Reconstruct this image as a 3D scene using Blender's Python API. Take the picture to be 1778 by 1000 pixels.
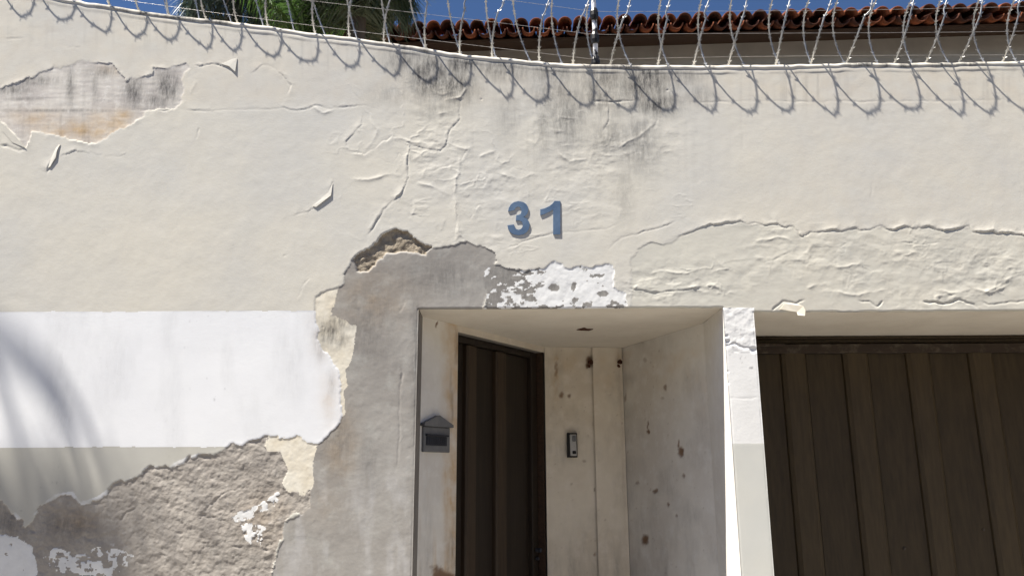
import bpy, bmesh, math, random
import numpy as np
from mathutils import Vector, Matrix

for o in list(bpy.data.objects): bpy.data.objects.remove(o, do_unlink=True)
SC = bpy.context.scene
COL = SC.collection
RAD = math.radians

# ------------------------------------------------------------------ camera
FPX, TH, RO = 1350.0, RAD(13.35), RAD(0.27)
CAM = Vector((0, -4.6, 1.55))
fw = Vector((0, math.cos(TH), math.sin(TH)))
_r = Vector((1, 0, 0)); _u = Vector((0, -math.sin(TH), math.cos(TH)))
rt = _r*math.cos(RO) - _u*math.sin(RO)
up = _r*math.sin(RO) + _u*math.cos(RO)
cd = bpy.data.cameras.new('camera'); cam = bpy.data.objects.new('camera', cd); COL.objects.link(cam)
M = Matrix.Identity(4)
for i in range(3):
    M[i][0] = rt[i]; M[i][1] = up[i]; M[i][2] = -fw[i]; M[i][3] = CAM[i]
cam.matrix_world = M
cd.sensor_width = 36; cd.lens = 36*FPX/1778; cd.clip_end = 500; cd.clip_start = 0.05
SC.camera = cam

# ------------------------------------------------------------------ sun, sky, exposure
SUN = Vector((-2.2, -1.0, 5.0)).normalized()
wd = bpy.data.worlds.new('World'); SC.world = wd; wd.use_nodes = True
nt = wd.node_tree; nt.nodes.clear()
sky = nt.nodes.new('ShaderNodeTexSky'); sky.sky_type = 'NISHITA'; sky.sun_disc = False
sky.sun_elevation = math.asin(SUN.z); sky.sun_rotation = math.atan2(SUN.x, SUN.y)
sky.altitude = 3000; sky.air_density = 1.0; sky.dust_density = 0.0; sky.ozone_density = 8.0
bg = nt.nodes.new('ShaderNodeBackground'); bg.inputs['Strength'].default_value = 0.05
wo = nt.nodes.new('ShaderNodeOutputWorld')
nt.links.new(sky.outputs[0], bg.inputs['Color']); nt.links.new(bg.outputs[0], wo.inputs['Surface'])
sd = bpy.data.lights.new('sun', 'SUN'); sd.energy = 5.0; sd.angle = RAD(0.5); sd.color = (1, 0.95, 0.87)
sun = bpy.data.objects.new('sun', sd); COL.objects.link(sun)
sun.rotation_euler = SUN.to_track_quat('Z', 'Y').to_euler(); sun.location = (-8, -6, 20)
SC.render.engine = 'CYCLES'
vs = SC.view_settings
vs.view_transform = 'Standard'; vs.look = 'None'; vs.exposure = 1.34; vs.gamma = 1; vs.use_curve_mapping = False

# ------------------------------------------------------------------ helpers
def ray(x, y): return fw + rt*((x-889)/FPX) + up*((500-y)/FPX)
def onY(x, y, Y=0.0):
    d = ray(x, y); return CAM + d*((Y-CAM.y)/d.y)
def onZ(x, y, Z):
    d = ray(x, y); return CAM + d*((Z-CAM.z)/d.z)
def onP(x, y, p, n):
    d = ray(x, y); return CAM + d*((Vector(p)-CAM).dot(n)/d.dot(n))
def lin(r, g, b):
    f = lambda c: (c/255/12.92) if c/255 <= 0.04045 else ((c/255+0.055)/1.055)**2.4
    return (f(r), f(g), f(b), 1.0)

def link(name, me, mat=None, parent=None):
    o = bpy.data.objects.new(name, me); COL.objects.link(o)
    if mat is not None and not me.materials: me.materials.append(mat)
    if parent is not None: o.parent = parent
    return o
def tag(o, label=None, cat=None, group=None, kind=None):
    if label: o['label'] = label
    if cat: o['category'] = cat
    if group: o['group'] = group
    if kind: o['kind'] = kind
    return o
def thing(name, label, cat, group=None):
    o = bpy.data.objects.new(name, None); COL.objects.link(o); o.empty_display_size = 0.2
    return tag(o, label, cat, group)
def smooth(me, on=True):
    me.polygons.foreach_set('use_smooth', [on]*len(me.polygons)); me.update(); return me
def mesh_from(name, vs_, fs, sm=False):
    me = bpy.data.meshes.new(name); me.from_pydata([tuple(v) for v in vs_], [], fs); me.update()
    return smooth(me) if sm else me
def bm_mesh(name, bm, sm=False):
    bmesh.ops.recalc_face_normals(bm, faces=bm.faces[:])
    me = bpy.data.meshes.new(name); bm.to_mesh(me); bm.free()
    return smooth(me) if sm else me
def add_box(bm, o, ax, ay, az, sx, sy, sz, bevel=0.0):
    """box centred at o with half sizes along unit axes"""
    o = Vector(o); v = []
    for i in (-1, 1):
        for j in (-1, 1):
            for k in (-1, 1): v.append(bm.verts.new(o+ax*(i*sx)+ay*(j*sy)+az*(k*sz)))
    fs = [bm.faces.new([v[a] for a in q]) for q in ((0,1,3,2),(4,6,7,5),(0,4,5,1),(2,3,7,6),(0,2,6,4),(1,5,7,3))]
    if bevel:
        es = set(e for f in fs for e in f.edges)
        bmesh.ops.bevel(bm, geom=list(es), offset=bevel, segments=1, affect='EDGES')
EX, EY, EZ = Vector((1,0,0)), Vector((0,1,0)), Vector((0,0,1))
def box(name, lo, hi, mat, parent=None, bevel=0.004):
    bm = bmesh.new(); lo = Vector(lo); hi = Vector(hi); h = (hi-lo)/2
    add_box(bm, (lo+hi)/2, EX, EY, EZ, h.x, h.y, h.z, bevel)
    return link(name, bm_mesh(name, bm), mat, parent)
def add_tube(bm, pts, rads, n=8, cap=True):
    pts = [Vector(p) for p in pts]
    if not hasattr(rads, '__len__'): rads = [rads]*len(pts)
    rings = []; side = None
    for i, p in enumerate(pts):
        t = (pts[min(i+1, len(pts)-1)]-pts[max(i-1, 0)]).normalized()
        if side is None: side = t.orthogonal().normalized()
        side = (side - t*side.dot(t)).normalized(); b = t.cross(side)
        rings.append([bm.verts.new(p+(side*math.cos(2*math.pi*k/n)+b*math.sin(2*math.pi*k/n))*rads[i]) for k in range(n)])
    for a, b in zip(rings, rings[1:]):
        for k in range(n): bm.faces.new((a[k], a[(k+1) % n], b[(k+1) % n], b[k]))
    if cap: bm.faces.new(rings[0][::-1]); bm.faces.new(rings[-1])

# numpy noise
_T = np.random.RandomState(7).rand(16, 256, 256).astype(np.float32)
def vnoise(x, y, s=0):
    T = _T[s % 16]; xi = np.floor(x).astype(np.int64); yi = np.floor(y).astype(np.int64)
    fx = x-xi; fy = y-yi; fx = fx*fx*fx*(fx*(fx*6-15)+10); fy = fy*fy*fy*(fy*(fy*6-15)+10)
    x0 = xi & 255; x1 = (xi+1) & 255; y0 = yi & 255; y1 = (yi+1) & 255
    a = T[y0, x0]*(1-fx)+T[y0, x1]*fx; b = T[y1, x0]*(1-fx)+T[y1, x1]*fx
    return a*(1-fy)+b*fy
def fbm(x, y, s=0, o=4):
    r = 0; a = 0.5; t = 0
    for i in range(o):
        r = r+a*vnoise(x*2**i+i*17.3, y*2**i+i*9.1, s+i); t += a; a *= 0.5
    return r/t-0.5            # about -0.5..0.5
def inpoly(U, V, poly):
    out = np.zeros(U.shape, bool); P = np.array(poly, float)
    x0, y0 = P.min(0); x1, y1 = P.max(0)
    m = (U >= x0) & (U <= x1) & (V >= y0) & (V <= y1)
    if not m.any(): return out
    u = U[m]; v = V[m]; c = np.zeros(u.shape, bool); n = len(P)
    for i in range(n):
        ax, ay = P[i]; bx, by = P[(i+1) % n]
        if ay == by: continue
        c ^= ((ay > v) != (by > v)) & (u < (bx-ax)*(v-ay)/(by-ay)+ax)
    out[m] = c; return out
def dpoly(U, V, poly, R=40, closed=False, wob=None):
    """distance, sign and running parameter to a polyline, only within R; returns mask, d, sign, t"""
    P = np.array(poly, float)
    if closed: P = np.vstack([P, P[:1]])
    x0, y0 = P.min(0)-R; x1, y1 = P.max(0)+R
    m = (U >= x0) & (U <= x1) & (V >= y0) & (V <= y1)
    u = U[m]; v = V[m]
    if wob is not None: u, v = u+5.2*fbm(u/13, v/13, wob, 4), v+5.2*fbm(u/13, v/13, wob+5, 4)
    D = np.full(u.shape, 1e9); S = np.zeros(u.shape); Tt = np.zeros(u.shape)
    L = np.hypot(*np.diff(P, axis=0).T); cum = np.concatenate([[0], np.cumsum(L)])
    for i in range(len(P)-1):
        ax, ay = P[i]; dx, dy = P[i+1]-P[i]; l2 = dx*dx+dy*dy
        if l2 == 0: continue
        t = np.clip(((u-ax)*dx+(v-ay)*dy)/l2, 0, 1)
        d = np.hypot(u-ax-t*dx, v-ay-t*dy); k = d < D
        D[k] = d[k]; S[k] = np.sign(dx*(v-ay)-dy*(u-ax))[k]; Tt[k] = ((cum[i]+t*L[i])/cum[-1])[k]
    return m, D, S, Tt
def blobs(U, V, L):
    r = np.zeros(U.shape)
    for cx, cy, rx, ry, s in L:
        q = ((U-cx)/rx)**2+((V-cy)/ry)**2
        r = np.maximum(r, s*np.exp(-q*1.2))
    return r

# ------------------------------------------------------------------ materials
def mat_base(name):
    m = bpy.data.materials.new(name); m.use_nodes = True; n = m.node_tree
    return m, n, n.nodes['Principled BSDF']
def noise_node(n, scale, detail=4, stretch=(1,1,1), rough=0.55):
    tc = n.nodes.new('ShaderNodeTexCoord'); mp = n.nodes.new('ShaderNodeMapping')
    mp.inputs['Scale'].default_value = stretch
    nz = n.nodes.new('ShaderNodeTexNoise'); nz.inputs['Scale'].default_value = scale
    nz.inputs['Detail'].default_value = detail; nz.inputs['Roughness'].default_value = rough
    n.links.new(tc.outputs['Object'], mp.inputs['Vector']); n.links.new(mp.outputs[0], nz.inputs['Vector'])
    return nz.outputs['Fac']
def ramp(n, src, a, b, va=0.0, vb=1.0):
    r = n.nodes.new('ShaderNodeMapRange'); r.inputs['From Min'].default_value = a; r.inputs['From Max'].default_value = b
    r.inputs['To Min'].default_value = va; r.inputs['To Max'].default_value = vb
    n.links.new(src, r.inputs['Value']); return r.outputs[0]
def mixc(n, fac, a, b):
    x = n.nodes.new('ShaderNodeMix'); x.data_type = 'RGBA'
    if isinstance(fac, float): x.inputs[0].default_value = fac
    else: n.links.new(fac, x.inputs[0])
    for s, i in ((a, 6), (b, 7)):
        if isinstance(s, tuple): x.inputs[i].default_value = s
        else: n.links.new(s, x.inputs[i])
    return x.outputs[2]
def mul(n, a, b):
    x = n.nodes.new('ShaderNodeMath'); x.operation = 'MULTIPLY'
    for s, i in ((a, 0), (b, 1)):
        if isinstance(s, (int, float)): x.inputs[i].default_value = s
        else: n.links.new(s, x.inputs[i])
    return x.outputs[0]
def attr(n, name):
    a = n.nodes.new('ShaderNodeAttribute'); a.attribute_name = name; return a.outputs['Fac']
def bump(n, bsdf, srcs):
    prev = None
    for src, st, dist in srcs:
        b = n.nodes.new('ShaderNodeBump'); b.inputs['Strength'].default_value = st; b.inputs['Distance'].default_value = dist
        n.links.new(src, b.inputs['Height'])
        if prev: n.links.new(prev, b.inputs['Normal'])
        prev = b.outputs[0]
    n.links.new(prev, bsdf.inputs['Normal'])
def wall_mat(name, c1, c2, scale=2.5, c3=None, fine=(0.35, 90), rough=0.9, spots=None, bumpd=0.0012, lo=.4, hi=.62):
    """aged painted plaster: two tones by noise, fine mottling, dirt / warm / bare masks carried by the mesh"""
    m, n, b = mat_base(name)
    c = mixc(n, ramp(n, noise_node(n, scale, 5), lo, hi), c1, c2)
    if c3: c = mixc(n, ramp(n, noise_node(n, scale*5, 6, rough=.65), .5, .72), c, c3)
    f = noise_node(n, 14, 7, rough=0.7)
    c = mixc(n, ramp(n, f, .3, .75, 0.0, fine[0]), c, tuple(x*.8 for x in c1[:3])+(1.,))
    if spots: c = mixc(n, ramp(n, noise_node(n, spots[1], 3), spots[2], spots[2]+.05), c, spots[0])
    c = mixc(n, mul(n, attr(n, 'warm'), ramp(n, noise_node(n, 9, 5), .25, .7)), c, lin(196, 160, 105))
    st = noise_node(n, 16, 8, (2.0, 2.0, .5), .78)
    c = mixc(n, mul(n, attr(n, 'dirt_shade'), ramp(n, st, .28, .60)), c, lin(74, 73, 73))
    c = mixc(n, attr(n, 'bare'), c, lin(128, 104, 85))
    c = mixc(n, attr(n, 'white'), c, lin(232, 233, 236))
    n.links.new(c, b.inputs['Base Color']); b.inputs['Roughness'].default_value = rough
    b.inputs['Specular IOR Level'].default_value = .25
    bump(n, b, [(noise_node(n, 22, 5), .35, bumpd*2), (noise_node(n, fine[1], 4), .5, bumpd)])
    return m
def plain(name, c1, c2, scale=6, rough=.7, metal=0.0, stretch=(1,1,1), bd=.001, bs=40, spec=.3, lo=.35, hi=.65):
    m, n, b = mat_base(name)
    c = mixc(n, ramp(n, noise_node(n, scale, 6, stretch, .65), lo, hi), c1, c2)
    n.links.new(c, b.inputs['Base Color']); b.inputs['Roughness'].default_value = rough
    b.inputs['Metallic'].default_value = metal; b.inputs['Specular IOR Level'].default_value = spec
    bump(n, b, [(noise_node(n, bs, 4, stretch), .4, bd)])
    return m

MT = {}
MT['cream'] = wall_mat('cream_wall_paint', lin(217, 212, 199), lin(208, 205.5, 198), 1.1, fine=(.34, 110), bumpd=.0010)
MT['cream_low'] = wall_mat('cream_lintel_paint', lin(213, 209, 196), lin(205, 202, 191), 2.0, fine=(.25, 70), bumpd=.0006)
MT['band'] = wall_mat('white_band_paint', lin(237, 238, 239), lin(233, 234, 236), 1.5, fine=(.12, 70), bumpd=.0006)
MT['grey'] = wall_mat('grey_beige_paint', lin(196, 193, 182), lin(190, 188, 180), 1.5, fine=(.15, 70), bumpd=.0003)
MT['rough'] = wall_mat('rough_brown_render', lin(174, 167, 158), lin(158, 151, 143), 3, lin(188, 182, 173), fine=(.6, 60), bumpd=.004)
MT['cement'] = wall_mat('smooth_cement_render', lin(166, 162, 156), lin(150, 145, 139), 1.6, lin(176, 174, 168), fine=(.45, 50), bumpd=.0012)
MT['old'] = wall_mat('old_stained_paint', lin(222, 216, 206), lin(200, 193, 186), 5, lin(232, 228, 220), fine=(.4, 60), bumpd=.001)
MT['oldcream'] = wall_mat('old_yellow_paint', lin(232, 226, 211), lin(223, 213, 192), 7, fine=(.3, 60), bumpd=.001)
MT['chip'] = wall_mat('flaking_white_paint', lin(238, 238, 236), lin(226, 226, 224), 7, fine=(.2, 60), bumpd=.001)
MT['hole'] = wall_mat('crumbling_mortar', lin(164, 152, 134), lin(128, 117, 102), 18, lin(186, 176, 156), fine=(.6, 90), bumpd=.006)
MT['pillar'] = wall_mat('pillar_white_paint', lin(238, 237, 234), lin(230, 229, 226), 3, fine=(.15, 60), bumpd=.0012)
MT['pillar_low'] = wall_mat('pillar_grey_paint', lin(208, 207, 199), lin(203, 203, 197), 3, fine=(.12, 60), bumpd=.0004)
MT['niche'] = wall_mat('niche_paint', lin(226, 217, 201), lin(214, 203, 186), 2.2, lin(230, 221, 208), fine=(.3, 70), bumpd=.001)
MT['niche_cool'] = wall_mat('niche_side_paint', lin(230, 226, 218), lin(220, 214, 205), 2.0, lin(234, 231, 225), fine=(.3, 70), bumpd=.001)
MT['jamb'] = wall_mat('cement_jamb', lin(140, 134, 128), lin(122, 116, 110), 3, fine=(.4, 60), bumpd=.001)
MT['soffit'] = wall_mat('soffit_paint', lin(224, 217, 205), lin(212, 204, 191), 2.5, lin(220, 211, 198), fine=(.3, 60), bumpd=.001)
MT['brown'] = plain('dark_brown_metal_paint', lin(70, 59, 43), lin(58, 49, 36), 8, .6, 0, (5, 5, .6), .0006, 60)
MT['brown2'] = plain('lighter_brown_metal_paint', lin(78, 66, 48), lin(66, 56, 41), 7, .55, 0, (5, 5, .6), .0006, 60)  # ribs get a lighter brown than the panels between them
MT['doorbrown'] = plain('blackish_brown_door_paint', lin(46, 38, 31), lin(36, 30, 25), 8, .5, 0, (6, 6, .35), .0006, 60)
MT['doorrib'] = plain('brown_door_rib_paint', lin(66, 54, 42), lin(54, 44, 35), 8, .5, 0, (6, 6, .35), .0006, 60)
MT['track'] = plain('dusty_dark_rail', lin(60, 50, 42), lin(104, 96, 84), 14, .7, 0, (1, 1, 1), .001, 60, lo=.5, hi=.75)
MT['blue'] = plain('slate_blue_paint', lin(98, 120, 146), lin(78, 100, 128), 9, .45, 0, (1, 1, 1), .0004, 80)
MT['boxgrey'] = plain('grey_mailbox_metal', lin(122, 122, 122), lin(104, 105, 108), 10, .5, .2)
MT['boxdark'] = plain('dark_mailbox_flap', lin(58, 60, 68), lin(48, 50, 56), 12, .5, .2)
MT['black'] = plain('black_plastic', lin(28, 27, 27), lin(36, 34, 34), 10, .45)
MT['silver'] = plain('silver_plastic', lin(186, 184, 180), lin(166, 164, 160), 10, .4, .4)
MT['galv'] = plain('galvanised_wire', lin(196, 196, 194), lin(150, 149, 147), 25, .42, .5)
MT['thin'] = plain('fence_wire_steel', lin(190, 186, 182), lin(150, 146, 144), 20, .4, .6)
MT['rust'] = plain('rusty_iron', lin(92, 52, 34), lin(60, 38, 28), 40, .85)
MT['postwhite'] = plain('mottled_white_post_paint', lin(214, 214, 216), lin(40, 36, 36), 16, .6, 0, (1, 1, .6), .002, 60, lo=.52, hi=.58)  # white and near-black tones mixed at random
MT['tile'] = plain('clay_roof_tile', lin(150, 90, 64), lin(104, 66, 50), 9, .97, 0, (1, 1, 1), .004, 30, spec=.08)
MT['tiledark'] = plain('weathered_clay_tile', lin(108, 68, 53), lin(66, 48, 42), 9, .97, 0, (1, 1, 1), .004, 30, spec=.08)
MT['wood'] = plain('dark_eave_timber', lin(70, 52, 40), lin(50, 38, 30), 8, .8, 0, (1, 8, 8))
MT['house'] = plain('grey_house_plaster', lin(176, 171, 164), lin(160, 156, 150), 2, .9)
MT['walk'] = plain('concrete_pavement', lin(146, 142, 135), lin(132, 128, 122), 1.5, .9, bd=.003)
MT['road'] = plain('worn_stone_road', lin(104, 100, 95), lin(88, 85, 81), 4, .9, bd=.006)
MT['soil'] = plain('dry_yard_soil', lin(140, 120, 96), lin(120, 104, 84), 1.5, .95, bd=.01)
MT['kerb'] = plain('kerb_stone', lin(168, 164, 156), lin(150, 146, 138), 4, .9)
MT['bark'] = plain('grey_bark', lin(110, 98, 84), lin(84, 74, 64), 8, .9, 0, (1, 1, .3), .006, 20)
def leaf_mat(name, c1, c2):
    m, n, b = mat_base(name)
    c = mixc(n, ramp(n, noise_node(n, 3, 4), .35, .65), c1, c2)
    n.links.new(c, b.inputs['Base Color']); b.inputs['Roughness'].default_value = .5
    tr = n.nodes.new('ShaderNodeBsdfTranslucent'); n.links.new(c, tr.inputs['Color'])
    mx = n.nodes.new('ShaderNodeMixShader'); mx.inputs[0].default_value = .3
    n.links.new(b.outputs[0], mx.inputs[1]); n.links.new(tr.outputs[0], mx.inputs[2])
    n.links.new(mx.outputs[0], n.nodes['Material Output'].inputs['Surface']); return m
MT['leafdark'] = leaf_mat('dark_palm_leaf', (.022, .045, .018, 1), (.035, .07, .03, 1))
MT['leafblue'] = leaf_mat('grey_green_palm_leaf', (.05, .075, .055, 1), (.08, .11, .085, 1))
MT['leafmix'] = leaf_mat('dusty_palm_leaf', (.03, .06, .025, 1), (.13, .15, .09, 1))
MT['leafgreen'] = leaf_mat('fresh_green_palm_leaf', (.05, .12, .025, 1), (.10, .17, .04, 1))

# ------------------------------------------------------------------ ground
def sheet(name, x0, x1, y0, y1, z, mat, n=1):
    me = mesh_from(name, [(x0,y0,z),(x1,y0,z),(x1,y1,z),(x0,y1,z)], [(0,1,2,3)])
    return tag(link(name, me, mat), kind='structure')
sheet('ground', -120, 120, -120, 120, -.16, MT['soil'])
sheet('road', -60, 60, -9.5, -1.9, -.14, MT['road'])
kb = box('kerb', (-60, -1.9, -.3), (60, -1.75, 0), MT['kerb']); tag(kb, kind='structure')
pv = box('pavement', (-60, -1.746, -.3), (60, 3.0, -.004), MT['walk'], bevel=0); tag(pv, kind='structure')

op = thing('added_opposite_building', 'plain unseen building added across the street, behind the viewer, to cut sky light', 'building')  # unseen building added to hold back sky light and deepen the shade
box('wall', (-22, -17, -.3), (22, -10.4, 5.6), MT['house'], op, .01)
box('parapet', (-22.1, -17.1, 5.602), (22.1, -10.3, 5.9), MT['kerb'], op, .01)
for k in range(9):
    box('window', (-20+k*4.6, -10.398, 1.1), (-18.4+k*4.6, -10.34, 2.4), MT['brown'], op, .01)
# ------------------------------------------------------------------ the boundary wall
NXL, NXR, PXR, GXR = -.566, 1.274, 1.458, 4.35      # niche left, niche right / pillar left, pillar right, garage right
ZN, ZG = 2.513, 2.484                               # soffit heights
WT = .226                                           # wall thickness
tp = [(-12, 4.95), (-4.2, 4.87), (-3.42, 4.742), (-2.437, 4.541), (-1.089, 4.355), (-.6, 4.27), (-.215, 4.208), (.2, 4.158), (.537, 4.138), (1.1, 4.132), (1.927, 4.136), (3.35, 4.152), (12, 4.2)]
TPX = np.array([p[0] for p in tp]); TPZ = np.array([p[1] for p in tp])
def ztop(x):
    x = np.asarray(x, float)
    return sum(np.interp(x+d, TPX, TPZ) for d in (-.12, -.06, 0, .06, .12))/5 + .012*(vnoise(x*3.1+5, x*0, 3)-.5) + .006*(vnoise(x*17+5, x*0+3, 4)-.5)

def axis(fine0, fine1, step, lo, hi, marks, far=.25):
    cuts = sorted(set([lo, hi, fine0, fine1]+[m for m in marks if lo < m < hi]))
    out = [cuts[0]]
    for a, b in zip(cuts, cuts[1:]):
        st = step if (a >= fine0-1e-6 and b <= fine1+1e-6) else far
        n = max(1, int(round((b-a)/st))); out += [a+(b-a)*(i+1)/n for i in range(n)]
    return np.array(out)
xs = axis(-3.6, 3.6, .005, -9, 9, [NXL, NXR, PXR, GXR])
ZT = 4.10                                           # top of the un-warped grid
zs = axis(.80, ZT, .005, -.3, ZT, [ZN, ZG])
nx, nz = len(xs), len(zs)
X0, Zg = np.meshgrid(xs, zs)
w = np.clip((Zg-2.9)/(ZT-2.9), 0, 1)
Zw = Zg + w*(ztop(X0)-.03-ZT)                       # rows near the top follow the sloping wall head
# picture coordinates of each wall point: only used as drawing coordinates for the outlines of peeled areas
def toUV(X, Z, Y=0.0):
    dx, dy, dz = X-CAM.x, Y-CAM.y, Z-CAM.z
    dep = dx*fw.x+dy*fw.y+dz*fw.z
    return 889+FPX*(dx*rt.x+dy*rt.y+dz*rt.z)/dep, 500-FPX*(dx*up.x+dy*up.y+dz*up.z)/dep
U, V = toUV(X0, Zw)

jit = lambda a, wl, s: a*2*fbm(U/wl, V/wl, s, 4)
PE = [(614,446),(630,437),(656,421),(661,408),(688,399),(704,403),(722,418),(739,427),(752,430),(775,428),(800,421),(832,429),(858,440),(861,453),(855,469),(838,478),(848,498),(842,517),(832,540),(760,560),(760,1030),(468,1030),(474,1000),(483,954),(493,908),(541,880),(543,848),(545,816),(552,775),(580,747),(598,717),(594,678),(602,666),(601,641),(614,609),(617,568),(575,546),(582,523),(586,498),(592,485),(610,459)]
PHOLE = [(612,450),(630,436),(656,420),(661,407),(688,398),(704,402),(722,417),(741,427),(752,431),(735,441),(700,438),(672,440),(655,452),(640,470),(618,470)]
PD = [(-400,820),(-120,850),(0,869),(18,885),(45,917),(62,894),(74,880),(97,862),(124,857),(138,876),(170,866),(202,843),(225,834),(257,814),(299,809),(331,795),(368,786),(400,777),(410,770),(440,768),(465,761),(520,770),(545,800),(543,848),(541,880),(493,906),(482,954),(472,1000),(460,1200),(-400,1200)]
PF1 = [(463,761),(516,761),(552,775),(547,816),(543,848),(525,857),(502,857),(490,839),(502,816),(488,791),(465,784)]
PF2 = [(543,548),(546,519),(566,501),(588,497),(583,526),(575,546),(619,568),(616,611),(603,641),(604,668),(596,680),(600,717),(594,725),(588,690),(590,650),(580,630),(572,612),(556,606),(548,590),(556,570),(548,558)]
PG = [(836,480),(855,462),(878,466),(941,471),(965,456),(986,468),(1034,463),(1055,457),(1065,471),(1064,495),(1082,510),(1091,530),(1040,545),(884,545),(838,540),(845,510)]
PH = [(-90,178),(0,152.6),(31,144),(84,122),(126,113),(144,104),(157,112),(195,109),(221,141),(232,137),(265,129),(267,118),(291,119),(322,110),(328,120),(314,137),(318,157),(314,179),(302,190),(249,192),(251,202),(224,217),(165,251),(146,248),(106,237),(56,227),(46,258),(28,238),(0,209),(-60,190)]
PI1 = [(-120,925),(0,928),(30,930),(58,950),(66,985),(58,1050),(-120,1100)]
PI2 = [(70,968),(95,950),(140,962),(170,950),(215,953),(232,968),(222,985),(190,1000),(120,1000),(90,985)]
PW1 = [(401,896),(425,882),(455,873),(480,855),(490,858),(476,880),(450,890),(420,906),(404,908)]
PW2 = [(417,913),(440,908),(458,915),(452,925),(457,945),(446,948),(440,930),(430,945),(424,930)]
EDGE = [(1095,450),(1109,432),(1133,420),(1152,427),(1184,409),(1229,390),(1280,385),(1286,383),(1296,390),(1310,388),(1330,391),(1352,389),(1365,396),(1376,393),(1392,410),(1408,404),(1431,403),(1450,399),(1462,402),(1486,396),(1492,401),(1512,399),(1527,394),(1550,400),(1570,394),(1590,398),(1613,393),(1628,400),(1639,402),(1660,398),(1682,393),(1690,402),(1708,404),(1722,399),(1730,405),(1778,407),(1900,404),(2600,404)]
PLOW = EDGE + [(2600,700),(1095,700)]

f1, f2 = jit(2.6, 7, 8), jit(2.6, 7, 11)
J1u, J1v = U+jit(7, 26, 1)+f1, V+jit(7, 26, 5)+f2
J2u, J2v = U+jit(10, 22, 2)+f1, V+jit(10, 22, 6)+f2
J3u, J3v = U+jit(4, 12, 3)+f1*.6, V+jit(4, 12, 7)+f2*.6
n_fine = fbm(U/9, V/9, 9, 4); n_mid = fbm(U/24, V/20, 10, 5); n_big = fbm(U/190, V/190, 11, 3)
CREAM, BAND, GREY, ROUGH, CEM, OLD, OLDC, CHIP, HOLE, PIL, PILL, LOW = range(12)
reg = np.where(Zw > 2.500+.006*vnoise(X0*2.5, Zw*0, 2)+.004*vnoise(X0*22, Zw*0, 5), CREAM, np.where(Zw > 1.698+.006*vnoise(X0*3, Zw*0, 4)+.003*vnoise(X0*30, Zw*0, 6), BAND, GREY)).astype(np.int8)
reg[(X0 > NXL) & (Zw < 2.6)] = CREAM
reg[(reg == CREAM) & inpoly(J3u, J3v, PLOW)] = LOW
inH = inpoly(J3u, J3v, PH); reg[inH] = OLD
inF2 = inpoly(J1u, J1v, PF2)
reg[inF2 & (X0 < NXL)] = OLDC
inD = inpoly(J2u, J2v, PD) & (X0 < NXL); reg[inD] = ROUGH
inF1 = inpoly(J1u, J1v, PF1); reg[inF1] = OLDC
reg[inpoly(J2u, J2v, PF1) & ~inF1 & (n_fine > .05)] = OLDC
inE = inpoly(J1u, J1v, PE); reg[inE] = CEM
inHo = inpoly(J3u, J3v, PHOLE); reg[inHo] = HOLE
inG = inpoly(J1u, J1v, PG)
gl = np.clip((U-850)/130, 0, 1)*np.clip((560-V)/60, .3, 1)
gch = inG & ((fbm(U/20, V/11, 12, 5)+.35*fbm(U/6, V/4, 3, 3)+gl*.5-.19) > 0)
reg[inG] = CEM; reg[gch] = CHIP
for cx, cy, rx, ry in ((960,499,11,4.5),(996,498,4.5,7),(1040,478,12,3),(1046,510,10,4)): reg[((J3u-cx)/rx)**2+((J3v-cy)/ry)**2 < 1] = CEM
for P, th in ((PI1, -.3), (PI2, -.03), (PW1, -.04), (PW2, -.04)):
    reg[inpoly(J1u, J1v, P) & (n_fine > th)] = CHIP
pil = (X0 > NXR-1e-6) & (X0 < PXR+1e-6) & (Zw < ZN)
reg[pil] = np.where(Zw[pil] > 1.706, PIL, PILL)

# ---- relief (metres towards the street)
H = .0016*2*n_big + .0004*2*fbm(U/60, V/60, 13, 3)
thick = {CREAM: 0, BAND: -.0002, GREY: -.0004, ROUGH: -.0036, CEM: -.0026, OLD: -.0014, OLDC: -.0025, CHIP: -.0024, HOLE: -.013, PIL: .0, PILL: .0004, LOW: -.0011}
lay = np.zeros(H.shape)
for k, v in thick.items(): lay[reg == k] = v
lay[(reg == CHIP) & inD] = -.0032
lb = np.pad(lay, 1, mode='edge'); lb = (lb[:-2]+2*lb[1:-1]+lb[2:])/4; lay = (lb[:, :-2]+2*lb[:, 1:-1]+lb[:, 2:])/4
H += lay
# curled rims where the paint skin ends
for P, A, wd_, keep in ((PH, .0026, 6, OLD), (PE, .0022, 5, CEM), (PD, .0010, 4, ROUGH), (PG, .0012, 4, CEM)):
    Pc = [p for p in P if -100 <= p[0] <= 1900]
    m, d, s, t = dpoly(U, V, Pc, 34, True)
    r = reg[m]; ok = (r == CREAM) | (r == BAND) | (r == GREY) | (r == LOW)
    mod = np.clip(.35+2.6*fbm(U[m]/26, V[m]/26, 4, 4), 0, 1.5)
    H[m] += np.where(ok, A*mod*np.exp(-d/wd_), 0)
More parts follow.
